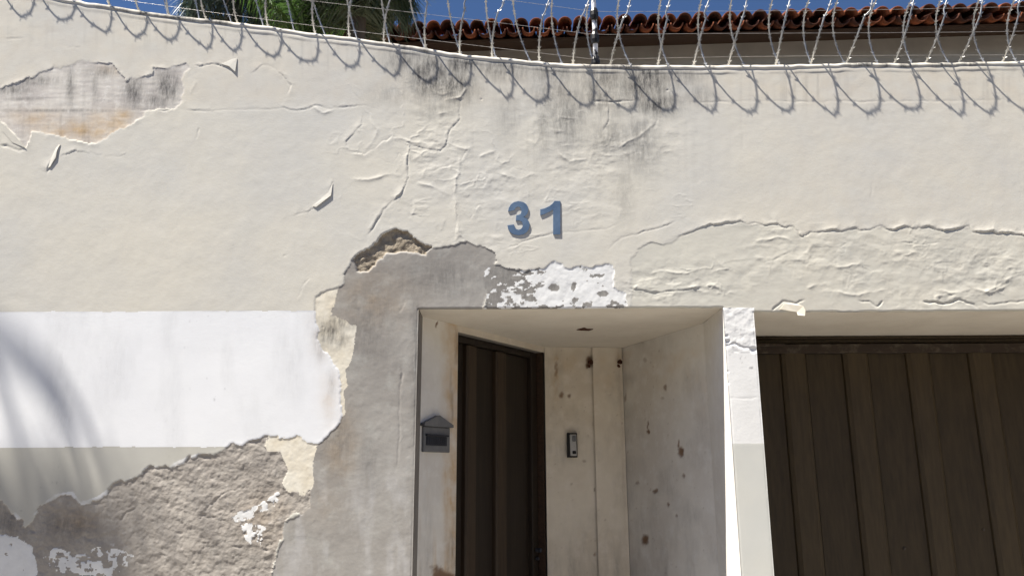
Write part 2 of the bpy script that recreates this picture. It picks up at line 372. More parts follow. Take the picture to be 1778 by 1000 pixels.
# blistered, wrinkled zones
bz = blobs(U, V, [(760,270,70,110,.9),(860,330,110,70,.7),(1010,290,90,110,.75),(1130,240,70,80,.6),(1180,490,120,40,1.2),(1120,500,80,30,1.2),(700,370,60,60,.5),
                  (1400,440,130,45,1.0),(1560,440,120,50,.9),(1700,470,130,60,1.2),(1640,520,120,30,1.2),(1480,480,130,40,.8),(1340,400,60,20,.9),(660,240,60,50,.4),(760,160,70,30,.7),(950,220,90,70,.5),(1060,250,60,60,.7),(1290,470,70,50,.6),(840,420,60,30,.7)])
wr = fbm(U/46+n_mid*.8, V/20, 14, 4); rid = 1-np.abs(wr)*5
skin = (reg == CREAM) | (reg == LOW)
H += np.where(skin, bz*(.0019*np.clip(rid, -.2, 1)*np.clip(.6+2.5*n_mid, 0, 1.4)+.0021*2*fbm(U/24, V/16, 15, 4))+.0006*2*fbm(U/30, V/26, 7, 4), 0)
zn = blobs(U, V, [(680,260,120,150,1),(880,330,150,120,.9),(1080,330,170,110,.8),(1180,480,140,50,1),(1480,460,420,70,.9),(480,150,120,60,.5),(1000,220,160,80,.7)])
c1_ = fbm(U/85+.5*n_mid, V/62, 5, 4); c2_ = fbm(U/52, V/70+.4*n_mid, 9, 4)
net = np.exp(-(c1_/.010)**2)*np.clip(.2+3*fbm(U/60, V/60, 1, 3), 0, 1.2)+.7*np.exp(-(c2_/.010)**2)*np.clip(3.2*fbm(U/50, V/50, 2, 3), 0, 1.2)
H += np.where(skin, zn*.0022*net, 0)
H += np.where(skin, -zn*.0012*np.exp(-((fbm(U/95, V/80, 13, 5))/.004)**2)*np.clip(.1+3*fbm(U/70, V/70, 3, 3), 0, 1), 0)
# uneven render
ru = fbm(U/30+V/60, V/15-U/40, 3, 5)
H += np.where(reg == ROUGH, .007*ru+.0036*n_fine+.0026*fbm(U/5, V/5, 8, 2)-.012*np.clip(fbm(U/19+V/24, V/8-U/30, 12, 5)-.13, 0, .2)*np.clip(.3+4*fbm(U/70, V/60, 2, 3), 0, 1.6), 0)
H += np.where(reg == HOLE, .014*n_mid+.012*n_fine, 0)
H += np.where(reg == CEM, .0016*2*n_mid*.6+.0007*n_fine+.002*fbm(U/90, V/60, 6, 3), 0)
H += np.where((reg == OLD), .0012*fbm(U/30, V/4, 6, 4), 0)
H += np.where((reg == OLDC) | (reg == CHIP), .0018*n_fine, 0)
H += np.where((reg == PIL) & (V < 612), .004*n_fine+.003*n_mid, 0)
# cracks and lifted seams: (points, lip height, lip width, cut depth, lifted side)
UPS, DNS = -1, 1
CR = [(EDGE, .0042, 10, .0030, UPS),
 ([(814,165),(798,176),(798,207),(778,227),(775,249),(764,262),(736,259),(711,249)], .0045, 8, .003, 1),
 ([(711,249),(709,280),(709,309),(698,334),(666,363),(650,392),(637,410)], .0055, 9, .003, 1),
 ([(578,312),(573,341),(546,360),(525,370),(505,375)], .005, 8, .002, 1),
 ([(336,116),(372,111),(398,116),(407,130)], .006, 10, .004, UPS),
 ([(434,129),(459,112),(478,119),(492,132),(506,148),(499,168)], .004, 8, .002, UPS),
 ([(300,191),(400,192),(492,188),(515,192),(551,183),(571,189),(632,183),(672,190)], .0022, 7, .0018, UPS),
 ([(640,182),(624,150),(611,146),(613,160),(630,176)], .002, 7, .001, UPS),
 ([(630,193),(628,216),(602,246),(604,262),(632,269),(680,238),(700,240)], .003, 9, .001, 1),
 ([(860,441),(911,418),(960,405),(1000,402),(1049,397),(1091,381)], .0016, 6, .0016, UPS),
 ([(1055,433),(1079,412),(1130,399),(1181,384)], .0028, 7, .002, UPS),
 ([(1340,540),(1346,533),(1359,523),(1382,526),(1400,519)], .003, 7, .010, UPS),
 ([(1488,521),(1510,525),(1524,531),(1534,522)], .0025, 6, .008, UPS),
 ([(1600,524),(1623,525),(1639,528),(1666,521),(1692,528),(1702,540)], .003, 7, .010, UPS),
 ([(1704,521),(1716,530),(1740,527),(1790,520)], .002, 6, .006, UPS),
 ([(1392,432),(1420,428),(1455,430),(1480,416)], .0025, 7, .001, UPS),
 ([(1560,418),(1600,425),(1636,419)], .0025, 7, .003, UPS),
 ([(1090,500),(1130,508),(1175,504),(1230,500)], .003, 7, .003, UPS),
 ([(1320,456),(1345,450),(1370,437)], .0025, 7, .002, UPS),
 ([(1057,185),(1057,207),(1043,232)], .0035, 7, .002, 1),
 ([(1143,179),(1141,205),(1135,225)], .0012, 5, .0025, 1),
 ([(1029,176),(1068,178),(1105,174)], .001, 5, .005, UPS),
 ([(1140,178),(1220,178),(1300,176),(1420,177),(1600,176),(1790,174)], .0003, 4, .0012, UPS),
 ([(240,192),(300,191)], .0015, 5, .003, UPS),
 ([(697,630),(698,650),(694,673),(693,720),(693,761),(690,802),(686,820)], .0008, 4, .004, 1),
 ([(700,480),(702,530),(690,545)], .0005, 4, .0012, 1),
 ([(1258,604),(1262,600),(1275,596),(1291,603),(1312,606)], .001, 4, .007, UPS),
 ([(1262,691),(1318,690)], .0003, 3, .001, UPS),
 ([(105,250),(98,273),(84,292),(80,300)], .007, 11, .006, 1),
 ([(98,273),(130,262),(165,268),(200,272),(217,268),(222,250)], .0035, 9, .001, UPS),
 ([(0,252),(20,256),(32,262),(46,258)], .002, 8, .004, UPS),
 ([(345,222),(340,242)], .001, 4, .002, 1),
 ([(0,68),(40,66)], .001, 6, .001, UPS),
 ([(105,77),(120,82),(140,82)], .002, 7, .001, UPS),
 ([(517,520),(527,495),(540,482)], .0012, 6, .001, 1),
 ([(745,300),(800,280),(815,255)], .0022, 8, .001, 1), ([(790,420),(795,380),(792,340)], .0022, 7, .001, 1),
 ([(815,385),(832,355)], .003, 7, .001, 1), ([(710,370),(735,376)], .003, 7, .0015, UPS),
 ([(1420,130),(1423,172)], .0002, 3, .0007, 1), ([(1288,180),(1290,265)], .0003, 3, .001, 1),
 ([(1512,350),(1516,315)], .0005, 4, .001, 1),
 ([(345,905),(362,878),(380,862),(398,852),(428,846)], .0010, 4, .004, UPS), ([(205,905),(218,888),(240,880)], .001, 4, .004, UPS)]
for i, (P, A, wv, B, side) in enumerate(CR):
    m, d, s, t = dpoly(U, V, P, 60, False, i)
    tape = np.clip(np.minimum(t, 1-t)*7, 0, 1)
    if P is EDGE: tape = np.clip(t*30, 0, 1)*np.clip(.25+(U[m]-1180)/120, .25, 1.5)
    mod = np.clip(.6+2.8*fbm(U[m]/24, V[m]/24, i+2, 4), .05, 1.9)
    if P is EDGE: mod = np.clip(.5+5*fbm(U[m]/30, V[m]/30, 6, 4), .0, 2.2)
    H[m] += tape*np.where(s == side, .68*A*mod*np.exp(-d/(wv*.62)), 0) - tape*.8*B*np.clip(mod, .4, 1.2)*np.exp(-(d/1.7)**2)
RG = [([(605,312),(640,312),(682,302),(698,307)], .0022), ([(723,318),(746,322),(771,334),(786,338)], .0024), ([(800,262),(797,290),(790,322),(792,386),(797,408),(778,427)], .0026), ([(762,402),(775,380)], .002),
 ([(829,360),(820,378)], .003), ([(683,235),(711,246),(744,252),(770,250)], .0028), ([(744,258),(716,280)], .0028), ([(775,246),(806,260),(822,258)], .0024), ([(711,252),(709,280)], .0024), ([(640,205),(655,225),(648,244),(632,262)], .0026),
 ([(980,363),(998,354)], .002), ([(881,435),(911,419)], .002), ([(740,150),(765,165),(790,160)], .003), ([(770,175),(800,168),(812,150)], .0032), ([(760,200),(785,192)], .0026), ([(1060,262),(1085,250),(1110,236),(1138,215)], .0028), ([(1040,270),(1075,272),(1100,262)], .0024),
 ([(905,240),(930,250),(938,235)], .002), ([(1120,478),(1150,470),(1190,476),(1215,468)], .003), ([(1100,488),(1135,484),(1160,478)], .003), ([(1105,495),(1102,505)], .003), ([(1190,500),(1235,495),(1262,505)], .0028), ([(1310,420),(1350,412),(1380,420)], .003),
 ([(1420,460),(1460,464),(1500,458)], .0026), ([(1440,505),(1490,512),(1540,500)], .003), ([(1620,500),(1650,510),(1690,500),(1720,508),(1760,490)], .0035), ([(1700,512),(1735,495),(1760,478)], .0035), ([(1400,500),(1440,488)], .0026), ([(540,183),(560,196),(580,192)], .002),
 ([(340,140),(330,165)], .0012), ([(1235,440),(1262,470)], .0018), ([(860,300),(900,312),(935,300)], .0022), ([(830,272),(860,262)], .0022), ([(965,262),(990,280),(1020,276)], .0022)]
for i, (P, A) in enumerate(RG):
    m, d, s, t = dpoly(U, V, P, 30, False, i+3)
    tape = np.clip(np.minimum(t, 1-t)*5, 0, 1)
    H[m] += tape*A*np.clip(.7+2.2*fbm(U[m]/20, V[m]/20, i, 3), .1, 1.6)*np.exp(-np.abs(d/2.7)**1.2)
# pits
for cx, cy, rr, dp in ((962,499,9,.0015),(995,498,7,.0015),(494,444,2,.0012),(1264,593,4,.008),(1308,607,6,.008),(1258,632,3,.006),(1262,645,2.5,.006),(1263,665,2.5,.005),(560,568,2,.001),(836,173,2,.0015),(1159,157,2.2,.002),(1262,583,3,.006)):
    H -= dp*np.exp(-(((U-cx)/rr)**2+((V-cy)/rr/.8)**2)**2)
# arrises of the openings fall back a little
def arris(dist, r=.012): return -.9*np.clip(r-dist, 0, r)**2/r
big = np.full(H.shape, 9.)
dn = np.where((X0 >= NXL) & (X0 <= NXR), Zg-ZN, big); dg = np.where((X0 >= PXR) & (X0 <= GXR), Zg-ZG, big)
dl = np.where((Zg <= ZN) & (X0 <= NXL), NXL-X0, big); dr = np.where((Zg <= ZN) & (X0 >= NXR) & (X0 < PXR), np.minimum(X0-NXR, PXR-X0), big)
dd = np.minimum(np.minimum(np.where(dn < -1e-6, big, dn), np.where(dg < -1e-6, big, dg)), np.minimum(dl, dr))
H += np.where(dr < .02, .55, 1.)*arris(dd, .010)*(1+1.2*n_mid*2)
edge_n = np.clip(1-dd/.02, 0, 1)
# slight lean of the wall head
zr = ztop(X0)-Zw
H += -.5*np.clip(.05-zr, 0, .05)**2/.05
# the mortar cap line
H += np.where((zr < .07), .003*np.clip((.07-zr)/.01, 0, 1)*np.clip(.5+fbm(U/50, V*0, 4, 3)*1.4, .1, 1), 0)

# ---- stains, and one patch of painted shade, carried as masks
dirt_shade = blobs(U, V, [(700,105,40,30,.75),(745,130,40,45,1.2),(790,150,45,35,1.0),(800,110,40,25,1.1),(870,120,70,25,.8),(960,120,60,30,.75),(985,200,40,70,.7),(965,160,50,40,.6),
     (1050,150,60,60,.75),(1120,140,55,50,1.1),(1140,180,50,25,1.0),(1110,250,40,60,.6),(1060,240,50,40,.5),(945,210,14,70,.5),(1085,330,18,60,.35),(880,200,30,50,.35),(680,165,50,20,.35),(760,190,50,20,.4),(1215,165,30,25,.5),(1180,130,50,30,.6)])
dirt_shade = np.maximum(dirt_shade, .55*np.clip(1-zr/.10, 0, 1)*np.clip(.2+2.2*fbm(U/60, V/300, 2, 3), 0, 1)*(U > 40))
vst = np.clip(fbm(U/7, V/260, 5, 3)*3, 0, 1)
dirt_shade = np.maximum(dirt_shade, .45*vst*blobs(U, V, [(1380,150,130,45,.7),(1700,150,120,50,.5),(1000,230,220,110,.5),(250,60,300,30,.5),(560,90,120,40,.5)]))
dirt_shade = np.where(reg == OLD, np.maximum(blobs(U, V, [(232,160,22,34,.9),(290,150,26,34,1.0),(275,175,30,20,.8),(122,150,10,45,.7),(60,140,50,12,.7),(165,150,8,40,.5),(180,125,40,12,.6),(20,155,40,12,.8),(40,172,40,4,.6),(100,192,110,3,.7)]), .25*vst), dirt_shade)
smear = blobs(U, V, [(572,578,26,26,1.0),(590,560,30,16,.8),(556,600,12,30,.5),(575,668,10,30,.35),(590,590,20,16,.7)])
dirt_shade = np.where((reg == OLDC) | (reg == BAND), np.maximum(dirt_shade, smear*.9), dirt_shade)
dirt_shade = np.where((reg == BAND) | (reg == GREY), np.maximum(dirt_shade, .16*np.clip(fbm(U/50, V/160, 3, 4)*3, 0, 1)+.8*np.clip((fbm(U/6, V/9, 6, 3)-.30)*8, 0, 1)*np.clip(3*fbm(U/60, V/60, 9, 2), 0, 1)), dirt_shade)
dirt_shade = np.where(reg == CEM, np.maximum(dirt_shade, blobs(U, V, [(640,560,50,90,.35),(770,480,70,40,.45),(590,760,30,60,.4),(640,800,20,60,.3),(720,600,8,200,.4)])), dirt_shade)
dirt_shade = np.where((reg == CEM) & inG, .45, dirt_shade)
dirt_shade = np.where((reg == ROUGH), np.maximum(dirt_shade*.0, blobs(U, V, [(120,910,60,30,.5),(20,900,40,40,.6),(430,960,60,40,.3)])), dirt_shade)  # far-left blob paints shade into the bare plaster
dirt_shade = np.where((reg == PIL) & (V < 640), np.maximum(dirt_shade, np.clip((n_fine-.22)*6, 0, .7)), dirt_shade)
warm = np.where(skin, .10*np.clip((195-V)/25, 0, 1)+.06*np.clip((U-1200)/200, 0, 1), 0)
warm = np.where(reg == OLD, blobs(U, V, [(150,225,90,20,.95),(110,230,50,16,.8),(185,215,40,22,.95),(195,120,24,12,.6),(60,205,50,16,.6),(215,200,30,12,.7)]), warm)
warm = np.where(reg == CEM, blobs(U, V, [(590,770,30,70,.3),(650,520,80,50,.22),(560,880,40,40,.1)]), warm)
warm = np.where(reg == ROUGH, blobs(U, V, [(130,905,40,25,.3),(460,900,50,50,.2)]), warm)
warm = np.where((reg == BAND), np.maximum(warm, .5*blobs(U, V, [(560,560,22,70,.8),(575,690,20,60,.7)])), warm)
white = np.where(reg == CEM, np.clip((fbm(U/20, V/60, 9, 6)+.02)*.7, 0, .2)*np.clip((V-760)/120, 0, 1), 0)
white = np.where(reg == ROUGH, np.clip((n_fine-.28)*6, 0, .5)*blobs(U, V, [(430,900,50,60,1),(150,950,80,30,1)]), white)
# crisp bright rim of the broken paint skin
m_, d_, s_, t_ = dpoly(U, V, [p for p in PD if 0 <= p[0] <= 420], 14)
rim = np.zeros(H.shape); rim[m_] = np.where((d_ < 4.5) & ((reg[m_] == GREY) | (reg[m_] == BAND)), .8, 0); white = np.maximum(white, rim*np.clip(.25+3*n_mid, 0, .8))

# ---- build one mesh per skin
keepq = np.ones((nz-1, nx-1), bool)
xc = (xs[:-1]+xs[1:])/2; zc = (zs[:-1]+zs[1:])/2
XC, ZC = np.meshgrid(xc, zc)
keepq &= ~((XC > NXL) & (XC < NXR) & (ZC < ZN)); keepq &= ~((XC > PXR) & (XC < GXR) & (ZC < ZG))
P3 = np.stack([X0, -H, Zw], -1).reshape(-1, 3)
# true normals over the whole sheet, so neighbouring skins shade without a seam
idx = np.arange(nx*nz).reshape(nz, nx)
rq = reg[:-1, :-1].copy()
pq = (XC > NXR) & (XC < PXR) & (ZC < ZN)
rq[pq] = np.where(Zw[:-1, :-1][pq] > 1.706, PIL, PILL)
ATT = {'dirt_shade': dirt_shade, 'warm': warm, 'white': white}
wall = thing('boundary_wall', 'weathered cream street wall with peeling paint, white band, entrance niche and garage opening', 'wall')
SK = {CREAM: ('cream_paint', 'cream', 'cream paint skin, cracked and stained below the wall head'), BAND: ('white_band', 'band', 'white painted band left of the entrance'),
      GREY: ('grey_paint', 'grey', 'grey beige paint below the white band'), ROUGH: ('rough_render', 'rough', 'rough brown render laid bare at lower left'),
      CEM: ('cement_patch', 'cement', 'smooth grey cement repair around the entrance corner'), OLD: ('old_paint', 'old', 'stained older paint where the cream skin has peeled off'),
      OLDC: ('yellow_undercoat', 'oldcream', 'yellowish undercoat at the torn edge of the band'), CHIP: ('flaking_white_paint', 'chip', 'flaking white paint remains'),
      HOLE: ('broken_mortar', 'hole', 'crumbling mortar hole above the cement repair'), PIL: ('pillar_face', 'pillar', 'white upper face of the pillar between entrance and garage'),
      PILL: ('pillar_base_face', 'pillar_low', 'grey beige lower face of the pillar'), LOW: ('lintel_paint', 'cream_low', 'blistered paint on the lintel over the garage')}
def grid_mesh(name, P, quads, att, smooth_=True):
    used, inv = np.unique(quads.ravel(), return_inverse=True)
    me = bpy.data.meshes.new(name); nv, nf = len(used), len(quads)
    me.vertices.add(nv); me.vertices.foreach_set('co', P[used].astype(np.float32).ravel())
    me.loops.add(nf*4); me.loops.foreach_set('vertex_index', inv.astype(np.int32).ravel())
    me.polygons.add(nf); me.polygons.foreach_set('loop_start', np.arange(0, nf*4, 4, dtype=np.int32))
    me.polygons.foreach_set('use_smooth', np.full(nf, smooth_, bool))
    for k, a in att.items():
        at = me.attributes.new(k, 'FLOAT', 'POINT'); at.data.foreach_set('value', np.clip(a.ravel()[used], 0, 1).astype(np.float32))
    me.update(); me.validate(); return me
def quads_of(mask, idx):
    j, i = np.nonzero(mask)
    return np.stack([idx[j, i], idx[j, i+1], idx[j+1, i+1], idx[j+1, i]], -1)
for k, (nm, mk, lb) in SK.items():
    q = quads_of(keepq & (rq == k), idx)
    if len(q): o = link(nm, grid_mesh(nm, P3, q, ATT), MT[mk], wall); o['label'] = lb

# wall head: rounded mortar cap following the slope
cx = axis(-3.6, 3.6, .012, -9, 9, [], .25)
prof = [(.002, -.036), (-.004, -.026), (-.003, -.012), (.006, -.003), (.022, .002), (.06, .004), (.12, .006), (.18, .004), (.21, -.004), (WT+.004, -.03), (WT+.004, -.4)]
zt = ztop(cx); vv = []
for j, (py, pz) in enumerate(prof):
    nn = .005*(vnoise(cx*14, cx*0+j*.7, 5)-.5)+.004*(vnoise(cx*40, cx*0+j, 6)-.5)
    vv.append(np.stack([cx, py+nn*(j > 1), zt+pz+nn*.8*(j > 1)], -1))
Pc = np.concatenate(vv); ic = np.arange(len(Pc)).reshape(len(prof), len(cx))
mk = np.ones((len(prof)-1, len(cx)-1), bool)
ca = np.tile(.9*np.clip(.1+2.4*(vnoise(cx*3, cx*0, 9)-.45)+1.5*(vnoise(cx*16, cx*0, 5)-.5), 0, 1), (len(prof), 1))
o = link('wall_head', grid_mesh('wall_head', Pc, quads_of(mk, ic), {'dirt_shade': ca, 'warm': ca*0+.12}), MT['cream'], wall); o['label'] = 'sloping rounded mortar cap on top of the wall'
# back face
bx = mesh_from('wall_back', [(-9, WT, -.3), (9, WT, -.3)]+[(x, WT, float(ztop(x))-.03) for x in np.linspace(9, -9, 60)], [tuple(range(62))])
# (cut so that the openings stay open)
def prism(name, plan, z0, z1, mat, parent):
    n = len(plan); v = [(x, y, z0) for x, y in plan]+[(x, y, z1) for x, y in plan]
    f = [tuple(range(n))[::-1], tuple(range(n, 2*n))]+[(i, (i+1) % n, n+(i+1) % n, n+i) for i in range(n)]
    return link(name, mesh_from(name, v, f), mat, parent)
bpy.data.meshes.remove(bx)
v = []; xb = np.linspace(-9, 9, 90)
me = mesh_from('back_face', [(x, WT+.003, 2.56) for x in xb]+[(x, WT+.003, float(ztop(x))-.1) for x in xb], [(i, i+90, i+91, i+1) for i in range(89)])
link('back_face', me, MT['cream'], wall)

# ------------------------------------------------------------------ entrance niche
A0 = Vector((NXL, WT, 0)); B0 = Vector((.262, 1.50, 0))
dA = (B0-A0).normalized(); nA = Vector((dA.y, -dA.x, 0))           # faces right / street
def onA(px, py): return onP(px, py, A0, nA)
def sA(px, py): p = onA(px, py); return (p-A0).dot(dA), p.z
sD0 = sA(794, 700)[0]; sD1 = sA(944, 700)[0]; LA = (B0-A0).length
ZD = 2.468
KINK = Vector((NXR, .50, 0)); CB = Vector((.872, 1.56, 0)); 
def panel(name, p0, p1, z0, z1, mat, step=.01, masks=None, relief=.002, parent=wall, seed=0):
    """plastered upright strip from p0 to p1 (plan), seen side on the left of p0->p1 turned to the viewer"""
    p0, p1 = Vector(p0), Vector(p1); L = (p1-p0).length; d = (p1-p0)/L; nrm = Vector((d.y, -d.x, 0))
    ns = max(2, int(L/step)+1); nzz = max(2, int((z1-z0)/step)+1)
    S, Z = np.meshgrid(np.linspace(0, L, ns), np.linspace(z0, z1, nzz))
    X = p0.x+d.x*S; Y = p0.y+d.y*S
    u, v = toUV(X, Z, Y)
    h = relief*(fbm(S*4+seed, Z*3, 3, 4)+.5*fbm(S*25, Z*25+seed, 5, 3))
    fade = np.clip(np.minimum(np.minimum(S, L-S)/.03, np.minimum(Z-z0, z1-Z)/.03), 0, 1)
    h = h*fade
    att = {'dirt_shade': np.zeros(S.shape), 'warm': np.zeros(S.shape), 'bare': np.zeros(S.shape)}
    if masks: h = masks(u, v, S, Z, h, att)
    P = np.stack([X+nrm.x*h, Y+nrm.y*h, Z], -1).reshape(-1, 3)
    ii = np.arange(ns*nzz).reshape(nzz, ns)
    return link(name, grid_mesh(name, P, quads_of(np.ones((nzz-1, ns-1), bool), ii), att), MT[mat], parent)
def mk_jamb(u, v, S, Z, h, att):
    att['dirt_shade'][:] = .5*np.clip(fbm(S*5, Z*2, 2, 3)+.5, 0, 1); return h
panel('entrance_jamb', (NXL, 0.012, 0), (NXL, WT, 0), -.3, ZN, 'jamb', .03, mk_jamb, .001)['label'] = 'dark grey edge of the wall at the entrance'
def mk_post(u, v, S, Z, h, att):
    att['warm'][:] = np.clip(np.clip((u-762)/26, 0, 1)*np.clip(.75+1.5*fbm(u/16, v/70, 3, 4), 0, 1)*np.clip((v-540)/20, 0, 1), 0, .75)
    stk = np.clip(fbm(u/7, v/120, 4, 4)*3, 0, 1)*np.clip((v-780)/40, 0, 1); att['warm'] += .55*stk
    att['bare'] = np.maximum(.45*np.clip((fbm(u/8, v/60, 6, 4)-.1)*5, 0, 1)*np.clip((u-772)/14, 0, 1), 0)
    for cx, cy, rx, ry in ((768,996,20,14),(760,563,2.2,6),(776,1000,14,12)):
        q = np.exp(-(((u-cx+22*fbm(u/11, v/11, 1, 4))/rx)**2+((v-cy+24*fbm(u/9, v/11, 4, 4)*(rx > 5))/ry)**2)**3); att['bare'] = np.maximum(att['bare'], q); h = h-.004*q
    att['dirt_shade'] = .3*np.clip((v-800)/150, 0, 1)*np.clip(.4+2*fbm(u/12, v/60, 8, 3), 0, 1)
    return h
panel('letterbox_wall', A0, A0+dA*sD0, -.3, ZN, 'niche_cool', .008, mk_post, .003)['label'] = 'stained plaster strip carrying the letterbox'
panel('door_lintel', A0+dA*sD0, B0+dA*.06, ZD, ZN, 'niche', .012, None, .003)
E1 = A0+dA*sD1
panel('door_return', E1-nA*.10, E1, -.3, ZD, 'wood', .02, mk_jamb, .002)
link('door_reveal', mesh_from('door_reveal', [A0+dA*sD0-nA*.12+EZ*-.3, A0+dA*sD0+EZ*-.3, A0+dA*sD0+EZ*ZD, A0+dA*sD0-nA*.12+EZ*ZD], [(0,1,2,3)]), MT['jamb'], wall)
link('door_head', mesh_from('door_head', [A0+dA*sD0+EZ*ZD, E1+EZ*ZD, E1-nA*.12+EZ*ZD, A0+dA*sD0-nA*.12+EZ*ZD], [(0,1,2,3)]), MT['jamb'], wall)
E2 = Vector((E1.x+.012, E1.y+.01, 0))
CHB = [(1025,628,7,8),(1077,628,6,7),(975,686,5,5),(990,686,3,4),(968,640,3,18)]
def chips(L):
    def f(u, v, S, Z, h, att):
        uj = u+5*fbm(u/7, v/7, 1, 3); vj = v+6*fbm(u/7, v/7, 4, 3)
        for cx, cy, rx, ry, s in L:
            q = np.exp(-(((uj-cx)/rx)**2+((vj-cy)/ry)**2)**3)*s; att['bare'] = np.maximum(att['bare'], q); h = h-.005*q
        att['dirt_shade'] = np.maximum(att['dirt_shade'], .30*np.clip(fbm(u/40, v/60, 5, 4)*2.5, 0, 1))
        att['dirt_shade'] = np.maximum(att['dirt_shade'], .5*np.clip((v-880)/150, 0, 1)*np.clip(.35+2*fbm(u/16, v/90, 8, 4), 0, 1))
        att['warm'] = np.maximum(att['warm'], .35*np.clip((v-600)/20, 0, 1)*np.clip(1-(v-600)/160, 0, 1)*np.clip(.4+2*fbm(u/30, v/30, 6, 3), 0, 1))
        att['warm'] = np.maximum(att['warm'], .8*np.exp(-((uj-966)/7)**2)*np.clip((v-610)/20, 0, 1)*np.clip((720-v)/60, 0, 1)*np.clip(.5+3*fbm(u/6, v/9, 2, 3), 0, 1))
        sp = np.clip((fbm(u/5, v/7, 7, 3)-.31)*9, 0, 1); att['bare'] = np.maximum(att['bare'], sp*.4)
        return h
    return f
panel('niche_back_wall', E2, (.872, 1.545, 0), -.3, ZN, 'niche', .009, chips([(1025,628,7,9,1),(1020,634,4,6,1),(975,686,4,5,.9),(989,687,3,4,.9),(966,640,3,14,.6),(1033,850,2,4,.7),(1033,962,3,4,.7),(1014,800,3,3,.5)]), .004, seed=3)
pc = panel('niche_pilaster', (onY(1031, 700, 1.5).x, E2.y+.012, 0), (onY(1077, 700, 1.5).x, 1.527, 0), -.3, ZN-.002, 'niche', .012, chips([(1077,628,5,8,1)]), .002, seed=8)
pr = Vector((onY(1077, 700, 1.5).x, 1.527, 0))
panel('pilaster_side', pr, pr+Vector((.004, .03, 0)), -.3, ZN-.002, 'niche', .02, None, 0)
panel('niche_side_wall', CB, KINK, -.3, ZN, 'niche_cool', .009, chips([(1182,783,5,9,1),(1178,770,2,8,.9),(1137,853,4,4,.9),(1120,937,7,10,1),(1160,875,3,4,.8),(1125,738,1.6,9,.8),(1125,749,2.4,4,1),(1155,672,3,5,.7),(1187,825,2.5,4,.7),(1107,838,3,3,.5),(1175,895,2,3,.7),(1120,625,4,3,.35),(1085,690,2,8,.5),(1150,690,2,3,.4)]), .004, seed=5)
panel('pillar_inner_side', KINK, (NXR, .005, 0), -.3, ZN, 'niche_cool', .012, None, .001, seed=6)
# soffit of the niche, as a lightly uneven sheet
def soffit(name, plan, z, mat, parent=wall, step=.02, amp=.006):
    bm = bmesh.new(); vs_ = [bm.verts.new((x, y, z)) for x, y in plan]; bm.faces.new(vs_)
    for k in range(2):
        lo = min(p[k] for p in plan); hi = max(p[k] for p in plan); t = lo+step
        while t < hi-step*.5:
            co = Vector((t, 0, z)) if k == 0 else Vector((0, t, z))
            bmesh.ops.bisect_plane(bm, geom=bm.verts[:]+bm.edges[:]+bm.faces[:], plane_co=co, plane_no=EX if k == 0 else EY); t += step
    for q in bm.verts:
        f_ = float(fbm(np.array([q.co.x*3.]), np.array([q.co.y*3.]), 4, 3)[0]); q.co.z += amp*abs(f_)*min(1, max(0, (q.co.y-.012)/.05))
    me = bpy.data.meshes.new(name); bm.to_mesh(me); bm.free(); smooth(me); return link(name, me, MT[mat], parent)
soffit('niche_soffit', [(NXL, .010), (NXR, .010), (NXR, .5), (.872, 1.57), (.2, 1.57), (NXL, WT+.002)], ZN, 'soffit')
soffit('garage_soffit', [(PXR, .010), (GXR, .010), (GXR, .88), (PXR, .88)], ZG, 'soffit', step=.04)
# pillar body behind its face, garage side walls
link('pillar_outer_side', mesh_from('pillar_outer_side', [(PXR, .008, -.3), (PXR, .9, -.3), (PXR, .9, ZG+.02), (PXR, .008, ZG+.02)], [(0,1,2,3)]), MT['pillar'], wall)
link('garage_far_side', mesh_from('garage_far_side', [(GXR, .008, -.3), (GXR, .9, -.3), (GXR, .9, ZG+.02), (GXR, .008, ZG+.02)], [(0,3,2,1)]), MT['niche'], wall)
# unseen slab and back wall added to keep stray light out of the niche
prism('light_stop_slab', [(-8.9, WT+.01), (8.9, WT+.01), (8.9, 1.9), (-8.9, 1.9)], 2.53, 2.60, MT['cement'], wall)
prism('light_stop_back', [(-8.9, 1.9), (8.9, 1.9), (8.9, 2.0), (-8.9, 2.0)], -.3, 2.60, MT['cement'], wall)
# dark patch hung under the niche soffit, stands in for a gash's shaded hollow
g = [onZ(x, y, ZN-.003) for x, y in ((1001,573),(1008,571),(1014,569.5),(1020,571.5),(1030,572),(1022,574.5),(1015,574),(1009,574))]
n_ = len(g); me = mesh_from('gash_shade_patch', [tuple(p) for p in g]+[tuple(p+EZ*.02) for p in g], [tuple(range(n_))]+[(i, (i+1) % n_, n_+(i+1) % n_, n_+i) for i in range(n_)])
o = link('gash_shade_patch', me, MT['rust'], wall); o['label'] = 'dark patch standing in for the shaded hollow of a gash in the niche ceiling'

# ---- curled paint flakes standing off the wall
def flake(pts, lift, mat, thick=.002, lab=None):
    """pts: outline on the wall plane (first two = hinge), lift: metres each point stands off"""
    q = [onY(x, y, 0) for x, y in pts]
    f = [Vector((p.x, -l, p.z)) for p, l in zip(q, lift)]; b = [p+Vector((0, thick, 0)) for p in f]; n = len(f)
    me = mesh_from('paint_flake', [tuple(p) for p in f+b], [tuple(range(n)), tuple(range(2*n-1, n-1, -1))]+[(i, n+i, n+(i+1) % n, (i+1) % n) for i in range(n)])
    o = link('paint_flake', me, MT[mat], wall); 
    if lab: o['label'] = lab
flake([(1354,537),(1362,527),(1382,528),(1394,532),(1397,540),(1396,549),(1384,548),(1383,542)], [.002,.002,.004,.010,.014,.016,.014,.006], 'oldcream', .003, 'pale flake hanging from the garage lintel')
flake([(105,250),(100,262),(98,274),(88,290),(84,292),(88,278),(97,258)], [.003,.007,.008,.006,.003,.002,.002], 'cream', .0015)
flake([(578,318),(575,340),(549,360),(543,358),(556,347),(570,335)], [.002,.006,.005,.003,.002,.002], 'cream', .0015)
